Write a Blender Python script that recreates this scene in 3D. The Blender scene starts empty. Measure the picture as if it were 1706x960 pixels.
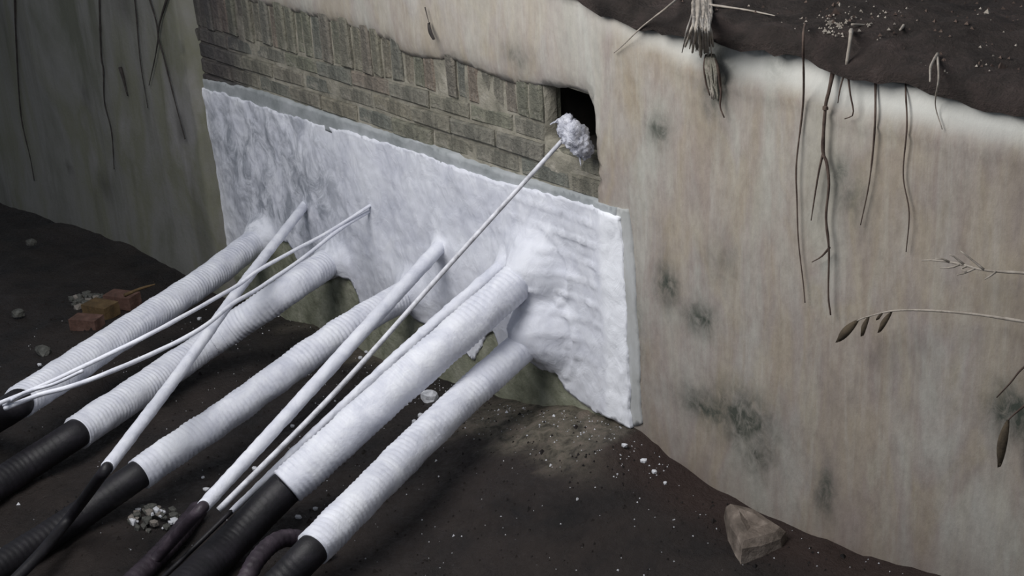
import bpy, bmesh, math, random
import numpy as np
from mathutils import Vector, noise
from mathutils.geometry import delaunay_2d_cdt
random.seed(7)
rng = np.random.default_rng(7)
S = bpy.context.scene
COL = S.collection

# ------------------------------------------------------------ camera
F_PX = 2400.0
YAW, PITCH, ROLL = math.radians(-52.8), math.radians(22.2), math.radians(-3.6)
CAM = np.array([4.0, -2.635, 2.25])
cy_, sy_, cp_, sp_ = math.cos(YAW), math.sin(YAW), math.cos(PITCH), math.sin(PITCH)
FW = np.array([sy_ * cp_, cy_ * cp_, -sp_]); R0 = np.array([cy_, -sy_, 0.0]); U0 = np.cross(R0, FW)
RT = math.cos(ROLL) * R0 + math.sin(ROLL) * U0
UP = -math.sin(ROLL) * R0 + math.cos(ROLL) * U0
cd = bpy.data.cameras.new('camera'); cam = bpy.data.objects.new('camera', cd); COL.objects.link(cam)
cd.sensor_width = 36; cd.lens = F_PX / 1706 * 36; cd.clip_start = 0.05
from mathutils import Matrix
cam.matrix_world = Matrix(((RT[0], UP[0], -FW[0], CAM[0]), (RT[1], UP[1], -FW[1], CAM[1]), (RT[2], UP[2], -FW[2], CAM[2]), (0, 0, 0, 1)))
S.camera = cam

# ------------------------------------------------------------ world, daylight, exposure
W = bpy.data.worlds.new('sky'); S.world = W; W.use_nodes = True
W.node_tree.nodes['Background'].inputs[0].default_value = (0.80, 0.88, 1.0, 1)
W.node_tree.nodes['Background'].inputs[1].default_value = 0.27
def area(loc, target, size, power, color):
    l = bpy.data.lights.new('daylight', 'AREA'); l.shape = 'DISK'; l.size = size; l.energy = power; l.color = color
    o = bpy.data.objects.new('daylight', l); COL.objects.link(o); o.location = loc
    o.rotation_euler = (Vector(target) - Vector(loc)).to_track_quat('-Z', 'Y').to_euler(); return o
area((1.0, -2.0, 3.0), (0.7, 0, 0.7), 1.9, 92, (1.0, 0.985, 0.97))
S.view_settings.view_transform = 'Standard'; S.view_settings.look = 'None'
S.view_settings.exposure = 0.0; S.view_settings.gamma = 1.0; S.view_settings.use_curve_mapping = False

# ------------------------------------------------------------ pixel -> place
def ray(x, y): return FW + RT * (x - 853) / F_PX - UP * (y - 480) / F_PX
def onw(x, y, yy=0.0):                      # point on the upright plane y = yy
    r = ray(x, y); return CAM + r * ((yy - CAM[1]) / r[1])
def onz(x, y, z=0.0):                       # point on the level plane z
    r = ray(x, y); return CAM + r * ((z - CAM[2]) / r[2])
def WP(pts, yy=0.0): return [(float(p[0]), float(p[2])) for p in (onw(a, b, yy) for a, b in pts)]

# ------------------------------------------------------------ materials
def srgb(c):
    return tuple(((v / 255) / 12.92 if v <= 10 else ((v / 255 + 0.055) / 1.055) ** 2.4) for v in c) + (1,)
class N:
    def __init__(s, name):
        s.m = bpy.data.materials.new(name); s.m.use_nodes = True; s.t = s.m.node_tree
        s.b = s.t.nodes['Principled BSDF']; s.tc = s.t.nodes.new('ShaderNodeTexCoord').outputs['Object']
    def link(s, a, b): s.t.links.new(a, b)
    def noise(s, scale, stretch=(1, 1, 1), detail=5, rough=0.55, dist=0.0, off=0):
        mp = s.t.nodes.new('ShaderNodeMapping'); mp.inputs['Scale'].default_value = stretch
        mp.inputs['Location'].default_value = (off, off * .7, off * .3); s.link(s.tc, mp.inputs[0])
        n = s.t.nodes.new('ShaderNodeTexNoise'); n.inputs['Scale'].default_value = scale
        n.inputs['Detail'].default_value = detail; n.inputs['Roughness'].default_value = rough; n.inputs['Distortion'].default_value = dist
        s.link(mp.outputs[0], n.inputs['Vector']); return n.outputs['Fac']
    def ramp(s, fac, stops):
        r = s.t.nodes.new('ShaderNodeValToRGB'); e = r.color_ramp.elements
        while len(e) < len(stops): e.new(0.5)
        for k, (p, c) in enumerate(stops):
            e[k].position = p; e[k].color = c if len(c) == 4 else srgb(c)
        s.link(fac, r.inputs[0]); return r.outputs[0]
    def mix(s, fac, a, b, mode='MIX'):
        m = s.t.nodes.new('ShaderNodeMix'); m.data_type = 'RGBA'; m.blend_type = mode
        for v, i in ((fac, 0), (a, 6), (b, 7)):
            if hasattr(v, 'links') or hasattr(v, 'is_linked'): s.link(v, m.inputs[i])
            else: m.inputs[i].default_value = v
        return m.outputs[2]
    def math(s, op, a, b=None):
        m = s.t.nodes.new('ShaderNodeMath'); m.operation = op
        for v, i in ((a, 0), (b, 1)):
            if v is None: continue
            if hasattr(v, 'is_linked'): s.link(v, m.inputs[i])
            else: m.inputs[i].default_value = v
        return m.outputs[0]
    def attr(s, name):
        a = s.t.nodes.new('ShaderNodeAttribute'); a.attribute_name = name; return a.outputs['Fac']
    def rnd(s):
        return s.t.nodes.new('ShaderNodeObjectInfo').outputs['Random']
    def done(s, col, rough=0.9, bump=None, strength=0.3, dist=0.01, spec=0.3):
        if hasattr(col, 'is_linked'): s.link(col, s.b.inputs['Base Color'])
        else: s.b.inputs['Base Color'].default_value = col
        if hasattr(rough, 'is_linked'): s.link(rough, s.b.inputs['Roughness'])
        else: s.b.inputs['Roughness'].default_value = rough
        s.b.inputs['Specular IOR Level'].default_value = spec
        if bump is not None:
            bp = s.t.nodes.new('ShaderNodeBump'); bp.inputs['Strength'].default_value = strength; bp.inputs['Distance'].default_value = dist
            s.link(bump, bp.inputs['Height']); s.link(bp.outputs[0], s.b.inputs['Normal'])
        return s.m

def m_concrete():
    n = N('streaked_concrete')
    a = n.noise(1.0, (7.5, 7.5, 1.5), 6, 0.6, 0.5)
    w_ = n.noise(1.0, (5, 5, 2.2), 4, 0.5, 0.6, 31)
    b = n.noise(1.0, (24, 24, 1.8), 5, 0.66, 0.9, 3)
    c = n.noise(2.2, (1, 1, 0.6), 5, 0.55, 0.2, 9)
    col = n.ramp(a, [(0.30, (132, 125, 119)), (0.42, (158, 150, 139)), (0.50, (150, 141, 136)), (0.58, (166, 164, 158)), (0.70, (147, 138, 125))])
    col = n.mix(0.55, col, n.ramp(w_, [(0.34, (146, 135, 130)), (0.46, (158, 147, 131)), (0.54, (154, 145, 141)), (0.66, (172, 172, 166))]))
    col = n.mix(n.ramp(b, [(0.46, (0, 0, 0)), (0.72, (150, 150, 150))]), col, srgb((190, 188, 182)))
    col = n.mix(n.ramp(c, [(0.42, (0, 0, 0)), (0.7, (120, 120, 120))]), col, srgb((150, 143, 120)))
    fine = n.noise(45, (1, 1, .5), 6, 0.65)
    col = n.mix(0.35, col, n.ramp(fine, [(0.3, (120, 114, 106)), (0.6, (205, 200, 192))]), 'SOFT_LIGHT')
    col = n.mix(n.math('MULTIPLY', n.attr('pale'), 0.9), col, srgb((206, 206, 200)))
    sn = n.ramp(n.noise(30, (1, 1, .7), 6, 0.7, 0.8), [(0.35, (0, 0, 0)), (0.58, (255, 255, 255))])
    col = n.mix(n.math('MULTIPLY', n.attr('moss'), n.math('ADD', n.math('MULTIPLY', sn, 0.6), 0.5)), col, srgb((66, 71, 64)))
    col = n.mix(n.attr('brownish'), col, srgb((105, 92, 85)))
    return n.done(col, 0.85, n.math('ADD', n.math('MULTIPLY', a, .4), n.math('MULTIPLY', fine, 0.6)), 0.35, 0.012)
def m_dark_concrete():
    n = N('damp_dark_concrete')
    a = n.noise(1.6, (1, 1, 0.5), 5, 0.6, 0.4)
    b = n.noise(1.0, (10, 10, 0.8), 5, 0.6, 0.5, 4)
    col = n.ramp(a, [(0.34, (98, 99, 88)), (0.46, (122, 121, 117)), (0.56, (112, 112, 98)), (0.66, (132, 130, 128))])
    col = n.mix(n.ramp(b, [(0.5, (0, 0, 0)), (0.75, (170, 170, 170))]), col, srgb((76, 75, 66)))
    col = n.mix(n.attr('moss'), col, srgb((50, 48, 46)))
    f = n.noise(40, (1, 1, 1), 6, 0.65)
    return n.done(col, 0.9, f, 0.25, 0.01)
def darken_left(n, col):  # mixes in a dark purple tone towards the left end of the brickwork
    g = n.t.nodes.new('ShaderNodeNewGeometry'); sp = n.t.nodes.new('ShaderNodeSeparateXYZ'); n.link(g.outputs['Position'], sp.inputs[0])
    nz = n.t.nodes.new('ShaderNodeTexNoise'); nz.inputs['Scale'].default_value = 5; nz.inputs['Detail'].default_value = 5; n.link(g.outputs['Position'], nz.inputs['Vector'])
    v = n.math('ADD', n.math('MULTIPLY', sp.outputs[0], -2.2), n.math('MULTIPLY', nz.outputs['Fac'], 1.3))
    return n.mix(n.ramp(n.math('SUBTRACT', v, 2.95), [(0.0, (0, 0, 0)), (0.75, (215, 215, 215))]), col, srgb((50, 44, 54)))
def m_brick():
    n = N('mossy_brick')
    a = n.noise(9, (1, 1, 1), 6, 0.65, 0.5)
    col = n.ramp(a, [(0.30, (84, 86, 76)), (0.44, (122, 120, 108)), (0.55, (138, 133, 119)), (0.72, (158, 154, 142))])
    tint = n.ramp(n.rnd(), [(0.0, (136, 140, 122)), (0.35, (148, 142, 130)), (0.6, (122, 128, 124)), (0.88, (158, 138, 126)), (1.0, (152, 152, 134))])
    col = n.mix(0.55, col, tint)
    s = n.ramp(n.noise(1.0, (30, 30, 5), 5, 0.7, 0.5, 2), [(0.40, (0, 0, 0)), (0.62, (190, 190, 190))])
    col = n.mix(s, col, srgb((62, 64, 60)))
    col = n.mix(n.ramp(n.noise(16, (1, 1, 1), 6, 0.7, 1.0, 7), [(0.56, (0, 0, 0)), (0.66, (200, 200, 200))]), col, srgb((158, 153, 142)))
    col = darken_left(n, col)
    f = n.noise(60, (1, 1, 1), 6, 0.7)
    return n.done(col, 0.9, n.math('ADD', f, a), 0.8, 0.02)
def m_simple(name, stops, scale=12, stretch=(1, 1, 1), rough=0.85, bs=0.3, bd=0.006, spec=0.3, detail=5):
    n = N(name); a = n.noise(scale, stretch, detail, 0.62, 0.3)
    return n.done(n.ramp(a, stops), rough, n.noise(scale * 4, stretch, 5, 0.65), bs, bd, spec)
def m_coat():
    n = N('white_fireproof_coating')
    a = n.noise(5.0, (1, 1, 1), 6, 0.62, 0.9)
    b = n.noise(15, (1.2, 1, 0.8), 5, 0.6, 1.0, 5)
    col = n.ramp(a, [(0.28, (188, 191, 203)), (0.45, (208, 210, 220)), (0.62, (218, 220, 228))])
    col = n.mix(n.ramp(b, [(0.50, (0, 0, 0)), (0.72, (150, 150, 150))]), col, srgb((238, 239, 244)))
    th = n.ramp(n.noise(9, (1.2, 1, 0.9), 6, 0.68, 0.9, 8), [(0.40, (255, 255, 255)), (0.58, (20, 20, 20))])
    col = n.mix(n.math('MULTIPLY', n.attr('thin'), th), col, srgb((148, 152, 161)))
    col = n.mix(n.attr('thick'), col, srgb((238, 240, 246)))
    return n.done(col, 0.7, n.math('ADD', n.math('MULTIPLY', a, .5), b), 0.4, 0.012, 0.35)
def m_sleeve():
    n = N('white_coated_sleeve')
    a = n.noise(11, (1, 1, 1), 6, 0.6, 0.7)
    b = n.noise(60, (1, 1, 1), 5, 0.7, 0.6, 4)
    col = n.ramp(a, [(0.28, (192, 195, 208)), (0.48, (214, 216, 226)), (0.66, (228, 230, 237))])
    col = n.mix(n.ramp(b, [(0.52, (0, 0, 0)), (0.74, (130, 130, 130))]), col, srgb((240, 241, 246)))
    return n.done(col, 0.62, n.math('ADD', a, b), 0.4, 0.006, 0.4)
def m_soil():
    n = N('wet_brown_soil')
    a = n.noise(3.0, (1, 1, 1), 6, 0.62, 0.3)
    b = n.noise(38, (1, 1, 1), 7, 0.72, 0.2, 3)
    col = n.ramp(a, [(0.32, (20, 18, 19)), (0.50, (39, 33, 31)), (0.64, (47, 40, 37)), (0.8, (32, 34, 29))])
    col = n.mix(n.ramp(b, [(0.62, (0, 0, 0)), (0.78, (150, 150, 150))]), col, srgb((92, 84, 78)))
    rb = n.ramp(n.noise(24, (1, 1, 1), 6, 0.7, 0.4, 6), [(0.36, (62, 58, 50)), (0.5, (104, 98, 86)), (0.66, (126, 114, 104))])
    col = n.mix(n.attr('rubble'), col, rb)
    col = n.mix(n.attr('edge'), col, srgb((52, 38, 34)))
    return n.done(col, n.ramp(b, [(0.3, (150, 150, 150)), (0.6, (225, 225, 225))]), n.math('ADD', b, a), 0.8, 0.02, 0.35)
def m_bank():
    n = N('brown_bank_soil')
    a = n.noise(5, (1, 1, 1), 7, 0.68, 0.4)
    col = n.ramp(a, [(0.32, (46, 40, 38)), (0.48, (74, 66, 62)), (0.6, (92, 80, 76)), (0.74, (120, 108, 102))])
    return n.done(col, 0.95, n.math('ADD', n.noise(40, (1, 1, 1), 7, 0.75), a), 1.0, 0.05)

MC, MD, MB, MCO, MSL, MSO, MBK = m_concrete(), m_dark_concrete(), m_brick(), m_coat(), m_sleeve(), m_soil(), m_bank()
def m_mortar():
    n = N('grey_mortar'); a = n.noise(14, (1, 1, 1), 6, 0.65, 0.3)
    col = darken_left(n, n.ramp(a, [(0.3, (104, 102, 92)), (0.5, (138, 134, 122)), (0.7, (162, 157, 146))]))
    return n.done(col, 0.9, n.noise(56, (1, 1, 1), 5, 0.65), 0.7, 0.01)
MMO = m_mortar()
MWASH = m_simple('grey_thin_wash', [(0.3, (128, 133, 134)), (0.5, (150, 154, 156)), (0.7, (166, 169, 172))], 10, rough=0.8)
MWASH2 = m_simple('pale_thin_wash', [(0.3, (158, 160, 158)), (0.5, (172, 173, 172)), (0.7, (186, 188, 190))], 8, (1, 1, .5), rough=0.8)
MPN = m_simple('greenish_render', [(0.3, (96, 98, 82)), (0.5, (134, 136, 118)), (0.7, (160, 160, 144))], 10, bs=0.6, bd=0.01)
MBL = m_simple('black_rubber', [(0.3, (14, 13, 17)), (0.55, (24, 22, 27)), (0.75, (42, 38, 45))], 14, rough=0.55, bs=0.25, spec=0.4)
MPU = m_simple('dusty_dark_rubber', [(0.3, (34, 28, 34)), (0.55, (52, 44, 52)), (0.75, (82, 72, 80))], 18, rough=0.5, bs=0.3, spec=0.4)
MRO = m_simple('dark_dry_root', [(0.3, (62, 50, 46)), (0.6, (96, 82, 74))], 30, rough=0.9)
MROL = m_simple('grey_root', [(0.3, (126, 118, 108)), (0.6, (168, 160, 150))], 30, rough=0.9)
MROD = m_simple('black_root', [(0.3, (36, 34, 34)), (0.6, (60, 56, 54))], 30, rough=0.9)
MLF = m_simple('withered_leaf', [(0.3, (44, 38, 32)), (0.6, (84, 74, 60))], 20, rough=0.9)
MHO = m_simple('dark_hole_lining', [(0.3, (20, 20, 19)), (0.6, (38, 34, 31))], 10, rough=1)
MST = m_simple('grey_stone', [(0.3, (96, 90, 84)), (0.5, (128, 122, 116)), (0.7, (160, 156, 150))], 9, bs=0.6, bd=0.01)
MST2 = m_simple('dark_grey_stone', [(0.3, (56, 56, 52)), (0.5, (88, 88, 84)), (0.7, (120, 120, 116))], 22, bs=0.8, bd=0.01)
MSTB = m_simple('muddy_stone', [(0.3, (64, 58, 52)), (0.5, (108, 98, 90)), (0.68, (156, 144, 134))], 9, bs=0.6, bd=0.01)
MPL = m_simple('white_plaster_crumb', [(0.3, (170, 172, 178)), (0.6, (222, 223, 228))], 30, bs=0.5)
MRB = m_simple('red_brick_piece', [(0.3, (62, 48, 42)), (0.5, (92, 68, 60)), (0.7, (112, 88, 80))], 14, bs=0.6)
MOB = m_simple('ochre_brick_piece', [(0.3, (60, 50, 36)), (0.5, (92, 74, 50)), (0.7, (106, 88, 62))], 12, bs=0.6)
MPO = m_simple('paint_spattered_pole', [(0.3, (158, 158, 164)), (0.5, (196, 197, 204)), (0.7, (220, 221, 228))], 30, rough=0.5)
MBR = m_simple('paint_clogged_bristles', [(0.34, (120, 122, 136)), (0.48, (196, 198, 210)), (0.66, (228, 229, 238))], 34, bs=0.9, bd=0.01, rough=0.6)

# ------------------------------------------------------------ helpers
def fin(o, label=None, cat=None, group=None, kind=None, parent=None):
    if label: o['label'] = label
    if cat: o['category'] = cat
    if group: o['group'] = group
    if kind: o['kind'] = kind
    if parent: o.parent = parent
    return o
def mesh(name, verts, faces, mat, smooth=True, parent=None, org=None):
    me = bpy.data.meshes.new(name)
    v = np.asarray(verts, float)
    if org is None and parent is None:
        org = np.array([v[:, 0].mean(), v[:, 1].mean(), v[:, 2].min()])
    if org is not None: v = v - np.asarray(org)
    me.from_pydata(v.tolist(), [], faces); me.materials.append(mat)
    me.polygons.foreach_set('use_smooth', [smooth] * len(me.polygons)); me.update()
    o = bpy.data.objects.new(name, me); COL.objects.link(o)
    if org is not None: o.location = org
    if parent is not None:
        o.parent = parent; o.location = Vector(org if org is not None else (0, 0, 0)) - parent.location
    return o
def empty(name, loc, label, cat, group=None):
    o = bpy.data.objects.new(name, None); COL.objects.link(o); o.location = [float(c) for c in loc]; o.empty_display_size = .05
    return fin(o, label, cat, group)
def fbm(x, y, z=0.0, o=4): return noise.fractal(Vector((x, y, z)), 0.9, 2.1, o, noise_basis='PERLIN_ORIGINAL')
def inpoly(P, poly):
    x, y = P[:, 0], P[:, 1]; r = np.zeros(len(P), bool); n = len(poly)
    for i in range(n):
        x1, y1 = poly[i]; x2, y2 = poly[(i + 1) % n]
        if y1 == y2: continue
        c = ((y1 > y) != (y2 > y)) & (x < (x2 - x1) * (y - y1) / (y2 - y1) + x1); r ^= c
    return r
def dense(poly, sp, jit=0.0, closed=True):
    out = []; n = len(poly)
    for i in range(n if closed else n - 1):
        a = np.array(poly[i]); b = np.array(poly[(i + 1) % n]); k = max(1, int(np.linalg.norm(b - a) / sp))
        for j in range(k):
            p = a + (b - a) * j / k
            if jit: p = p + jit * np.array([fbm(p[0] * 18, p[1] * 18, 1), fbm(p[0] * 18, p[1] * 18, 7)])
            out.append((float(p[0]), float(p[1])))
    if not closed: out.append(tuple(poly[-1]))
    return out
def sheet(name, outer, holes, sp, yf, back, mat, parent=None, attrs=None, org=None):
    """upright slab with a shaped front face; outline and holes in (x, z)"""
    pts = list(outer); edges = [(i, (i + 1) % len(outer)) for i in range(len(outer))]
    for h in holes:
        b = len(pts); pts += h; edges += [(b + i, b + (i + 1) % len(h)) for i in range(len(h))]
    A = np.array(pts); x0, z0 = A.min(0); x1, z1 = A.max(0)
    gx, gz = np.meshgrid(np.arange(x0 + sp / 2, x1, sp), np.arange(z0 + sp / 2, z1, sp)); G = np.stack([gx.ravel(), gz.ravel()], 1)
    G = G + rng.uniform(-.22, .22, G.shape) * sp
    k = inpoly(G, outer)
    for h in holes: k &= ~inpoly(G, h)
    G = G[k]
    near = np.zeros(len(G), bool)
    for p in A: near |= ((G - p) ** 2).sum(1) < (0.45 * sp) ** 2
    G = G[~near]
    vs, es, fs, *_ = delaunay_2d_cdt([Vector(p) for p in pts] + [Vector(p) for p in G.tolist()], edges, [], 0, 1e-6, False)
    V = np.array([(v.x, v.y) for v in vs]); Fc = np.array([f for f in fs])
    cen = V[Fc].mean(1); k = inpoly(cen, outer)
    for h in holes: k &= ~inpoly(cen, h)
    Fc = Fc[k]
    verts = [(x, yf(x, z), z) for x, z in V]
    faces = [tuple(int(i) for i in f) for f in Fc]
    cnt = {}
    for f in faces:
        for i in range(3):
            e = (f[i], f[(i + 1) % 3]); cnt[tuple(sorted(e))] = cnt.get(tuple(sorted(e)), []) + [e]
    mp = {}
    def bk(i):
        if i not in mp: mp[i] = len(verts); verts.append((verts[i][0], back, verts[i][2]))
        return mp[i]
    for e, l in list(cnt.items()):
        if len(l) == 1: a, b = l[0]; faces.append((b, a, bk(a), bk(b)))
    o = mesh(name, verts, faces, mat, True, parent, org)
    vv = np.array(verts)
    for an, fn in (attrs or {}).items():
        at = o.data.attributes.new(an, 'FLOAT', 'POINT'); at.data.foreach_set('value', [float(fn(v[0], v[2])) for v in vv])
    return o
def catmull(P, n):
    P = [np.asarray(p, float) for p in P]; P = [2 * P[0] - P[1]] + P + [2 * P[-1] - P[-2]]; out = []
    for i in range(1, len(P) - 2):
        for j in range(n):
            t = j / n; a, b, c, d = P[i - 1:i + 3]
            out.append(0.5 * (2 * b + (c - a) * t + (2 * a - 5 * b + 4 * c - d) * t * t + (3 * b - a - 3 * c + d) * t ** 3))
    out.append(P[-2]); return np.array(out)
def resample(P, ds):
    d = np.r_[0, np.cumsum(np.linalg.norm(np.diff(P, axis=0), axis=1))]; L = d[-1]; k = max(2, int(L / ds)); s = np.linspace(0, L, k + 1)
    return np.stack([np.interp(s, d, P[:, i]) for i in range(3)], 1), s, L
def tube(name, pts, rf, mat, ds=0.02, seg=10, parent=None, smooth=True, n=8, cap=True):
    P = catmull(pts, n) if len(pts) > 2 else np.array(pts, float)
    P, s, L = resample(P, ds)
    T = np.gradient(P, axis=0); T /= np.linalg.norm(T, axis=1)[:, None]
    u = np.cross(T[0], [0, 0, 1.0]); u = u / np.linalg.norm(u) if np.linalg.norm(u) > 1e-3 else np.array([1.0, 0, 0])
    vs, fs = [], []
    for i in range(len(P)):
        u = u - T[i] * (u @ T[i]); u /= np.linalg.norm(u); w = np.cross(T[i], u)
        for k in range(seg):
            a = 2 * math.pi * k / seg; r = rf(s[i], a, L) if callable(rf) else rf
            vs.append(P[i] + r * (math.cos(a) * u + math.sin(a) * w))
    for i in range(len(P) - 1):
        for k in range(seg):
            fs.append((i * seg + k, i * seg + (k + 1) % seg, (i + 1) * seg + (k + 1) % seg, (i + 1) * seg + k))
    if cap: fs.append(tuple(range(seg))[::-1]); fs.append(tuple((len(P) - 1) * seg + k for k in range(seg)))
    return mesh(name, vs, fs, mat, smooth, parent, org=None if parent is None else np.array(parent.location) * 0 + np.array(parent.location))
def lump(name, c, size, mat, seed=0, parent=None, sub=2, rough=0.35, smooth=False, rz=0.0, org=None, boxy=1.0):
    bm = bmesh.new(); bmesh.ops.create_icosphere(bm, subdivisions=sub, radius=1.0)
    cz, sz = math.cos(rz), math.sin(rz); vs = []
    for v in bm.verts:
        p = v.co; k = 1 + rough * noise.noise(p * 1.3 + Vector((seed * 3.7, seed, 1))) + rough * .5 * noise.noise(p * 3.1 + Vector((seed, 5, 1)))
        q = p * k * boxy; q = Vector((max(-.82, min(.82, q.x)), max(-.8, min(.8, q.y)), max(-.7, min(.75, q.z))))
        x, y, z = q.x * size[0], q.y * size[1], q.z * size[2]
        vs.append((c[0] + x * cz - y * sz, c[1] + x * sz + y * cz, c[2] + z))
    fs = [tuple(v.index for v in f.verts) for f in bm.faces]; bm.free()
    return mesh(name, vs, fs, mat, smooth, parent, org=org)

# ------------------------------------------------------------ setting: floor
FLP = [(-60, 320, -.05), (0, 338, -.05), (100, 370, -.05), (200, 402, -.05), (290, 448, -.05), (380, 490, 0), (470, 528, 0), (540, 550, 0), (600, 585, 0), (740, 640, 0), (850, 668, 0),
       (955, 676, 0), (1055, 713, 0), (1121, 765, 0), (1211, 828, 0), (1302, 874, 0), (1423, 916, 0), (1556, 954, 0), (1640, 985, 0)]
flx, flz = zip(*[(lambda p: (p[0], p[2]))(onw(a, b, c)) for a, b, c in FLP])
def ground(x, y):
    z0 = float(np.interp(x, flx, flz)); t = min(1, max(0, -y / 0.75)); t = t * t * (3 - 2 * t)
    base = -0.02 if x > -1.2 else -0.02 + (x + 1.2) * 0.08
    g = z0 * (1 - t) + base * t + 0.022 * fbm(x * 2.2, y * 2.2, 0) + 0.008 * fbm(x * 11, y * 11, 3)
    return g
def floor_mesh():
    xs = np.r_[np.arange(-8, -2.2, .08), np.arange(-2.2, 2.6, .025), np.arange(2.6, 5.2, .08)]
    ys = np.r_[np.arange(-6, -2.0, .1), np.arange(-2.0, .16, .025)]
    vs = [(x, y, ground(x, y) + (0.006 * noise.noise(Vector((x * 40, y * 40, 0))) if -2.2 < x < 2.6 and y > -2 else 0)) for y in ys for x in xs]; nx = len(xs)
    fs = [(j * nx + i, j * nx + i + 1, (j + 1) * nx + i + 1, (j + 1) * nx + i) for j in range(len(ys) - 1) for i in range(nx - 1)]
    o = mesh('floor', vs, fs, MSO, True, org=(0, 0, 0)); fin(o, 'dark wet brown soil floor of the pit strewn with white crumbs', kind='structure')
    def rub(x, y):
        a = math.exp(-((x - .78) / .34) ** 4) * max(0, min(1, (y + .30 + .10 * fbm(x * 5, y * 5, 2)) / .10))
        b = math.exp(-((x + .55) / .45) ** 4) * max(0, min(1, (y + .10 + .08 * fbm(x * 6, y * 6, 4)) / .08)) * .5
        return max(a, b)
    at = o.data.attributes.new('rubble', 'FLOAT', 'POINT'); at.data.foreach_set('value', [rub(v[0], v[1]) for v in vs])
    at = o.data.attributes.new('edge', 'FLOAT', 'POINT')
    at.data.foreach_set('value', [(0.8 * max(0, min(1, (v[1] + .22) / .12)) if v[0] > 1.12 else 0) for v in vs])
    return o
floor_mesh()

# ------------------------------------------------------------ setting: right concrete wall
YL = -0.05                                   # face of the left wall
TOPPX = [(880, -40), (940, -8), (1000, 18), (1067, 47), (1130, 60), (1200, 70), (1342, 98), (1500, 143), (1600, 168), (1706, 195), (1900, 250)]
topw = WP(TOPPX)
XL = -1.95; XR = 3.4
def topz(x): return float(np.interp(x, [p[0] for p in topw], [p[1] for p in topw]))
nic_top = WP([(250, -50), (300, -25), (360, -10), (420, 6), (490, 22), (560, 42), (620, 62), (650, 72), (662, 88), (700, 100), (740, 98), (790, 118), (850, 140), (885, 142), (908, 146), (945, 147), (975, 156)])
nic_r = WP([(983, 180), (988, 220), (991, 262), (994, 300), (996, 335)])
nx_r = nic_r[-1][0]
nic = [(XL - .1, nic_top[0][1]), ] + nic_top + nic_r + [(nx_r + .012, 0.8), (nx_r + .012, -.28), (XL - .1, -.28)]
outer = [(XL - .1, 2.3)] + [(-.2, 2.2)] + topw + [(XR, topw[-1][1]), (XR, -.3), (nx_r + .2, -.3)]
# the wall is one slab: outline over the niche
outer = [(XL - .12, -.3 + 0)] and [(XL - .12, nic_top[0][1] + .001)] + [(XL - .12, 2.3), (-.2, 2.2)] + topw + [(XR, topw[-1][1]), (XR, -.3), (nx_r + .012, -.3)] + [(nx_r + .012, .8)] + nic_r[::-1] + nic_top[::-1]
outer = dense(outer, .02, .006)
band_lo = WP([(1000, 60), (1100, 95), (1208, 137), (1346, 167), (1400, 190), (1542, 217), (1692, 250), (1850, 300)])
blx, blz = [p[0] for p in band_lo], [p[1] for p in band_lo]
ntx, ntz = [p[0] for p in nic_top], [p[1] for p in nic_top]
def wy(x, z):
    y = 0.010 * fbm(x * 1.5, z * 1.2, 5) + 0.003 * fbm(x * 9, z * 5, 8)
    if x > blx[0]:
        b = float(np.interp(x, blx, blz)); y += 0.10 * max(0, z - b) * min(1, (x - blx[0]) / .3)
        y -= 0.006 * math.exp(-((z - b + .01) / .012) ** 2) * (1 if x > 1.3 else 0)
    if x < nx_r: y += .016 * math.exp(-max(0, z - float(np.interp(x, ntx, ntz))) / .022)
    return y
MOSS = [(1112, 478, .035, .05, .8), (1165, 530, .05, .04, .75), (1180, 680, .09, .04, .8), (1240, 700, .09, .07, .9), (1260, 745, .06, .08, .6), (1372, 820, .025, .06, .8), (1095, 215, .035, .035, .7),
        (1400, 300, .04, .04, .55), (1690, 690, .05, .05, 1.0), (1160, 45, .03, .05, .4), (1190, 130, .04, .09, .7), (1420, 330, .05, .05, .4), (860, 95, .06, .03, .45), (1205, 440, .05, .05, .25), (1060, 560, .03, .12, .35), (1290, 100, .03, .05, .3)]
MW = [(onw(a, b), sx, sz, k) for a, b, sx, sz, k in MOSS]
def moss(x, z):
    v = 0
    for p, sx, sz, k in MW:
        d = ((x - p[0]) / sx) ** 2 + ((z - p[2]) / sz) ** 2
        if d < 9: v = max(v, 1.25 * k * math.exp(-d * .6) * (1 + .6 * fbm(x * 25, z * 20, 3)))
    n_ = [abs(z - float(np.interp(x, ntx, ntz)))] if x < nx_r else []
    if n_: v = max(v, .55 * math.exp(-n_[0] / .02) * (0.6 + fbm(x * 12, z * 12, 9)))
    return min(1, max(0, v))
def pale(x, z):
    if x < blx[0]: return 0.25 * max(0, min(1, (z - 1.1) / .4))
    b = float(np.interp(x, blx, blz)); return max(0, min(1, (z - b) / .04)) * min(1, .25 + (x - blx[0]) / .5)
def brownish(x, z):  # concrete colour turns browner and darker towards the ground
    g = float(np.interp(x, flx, flz)); return .55 * math.exp(-max(0, z - g) / .16) * (.8 + .5 * fbm(x * 4, z * 3, 1))
w = sheet('wall_right', outer, [], .02, wy, .3, MC, attrs={'moss': moss, 'pale': pale, 'brownish': brownish}, org=(0, 0, 0))
fin(w, 'pale streaky concrete wall right of and above the brickwork', kind='structure')

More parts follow.
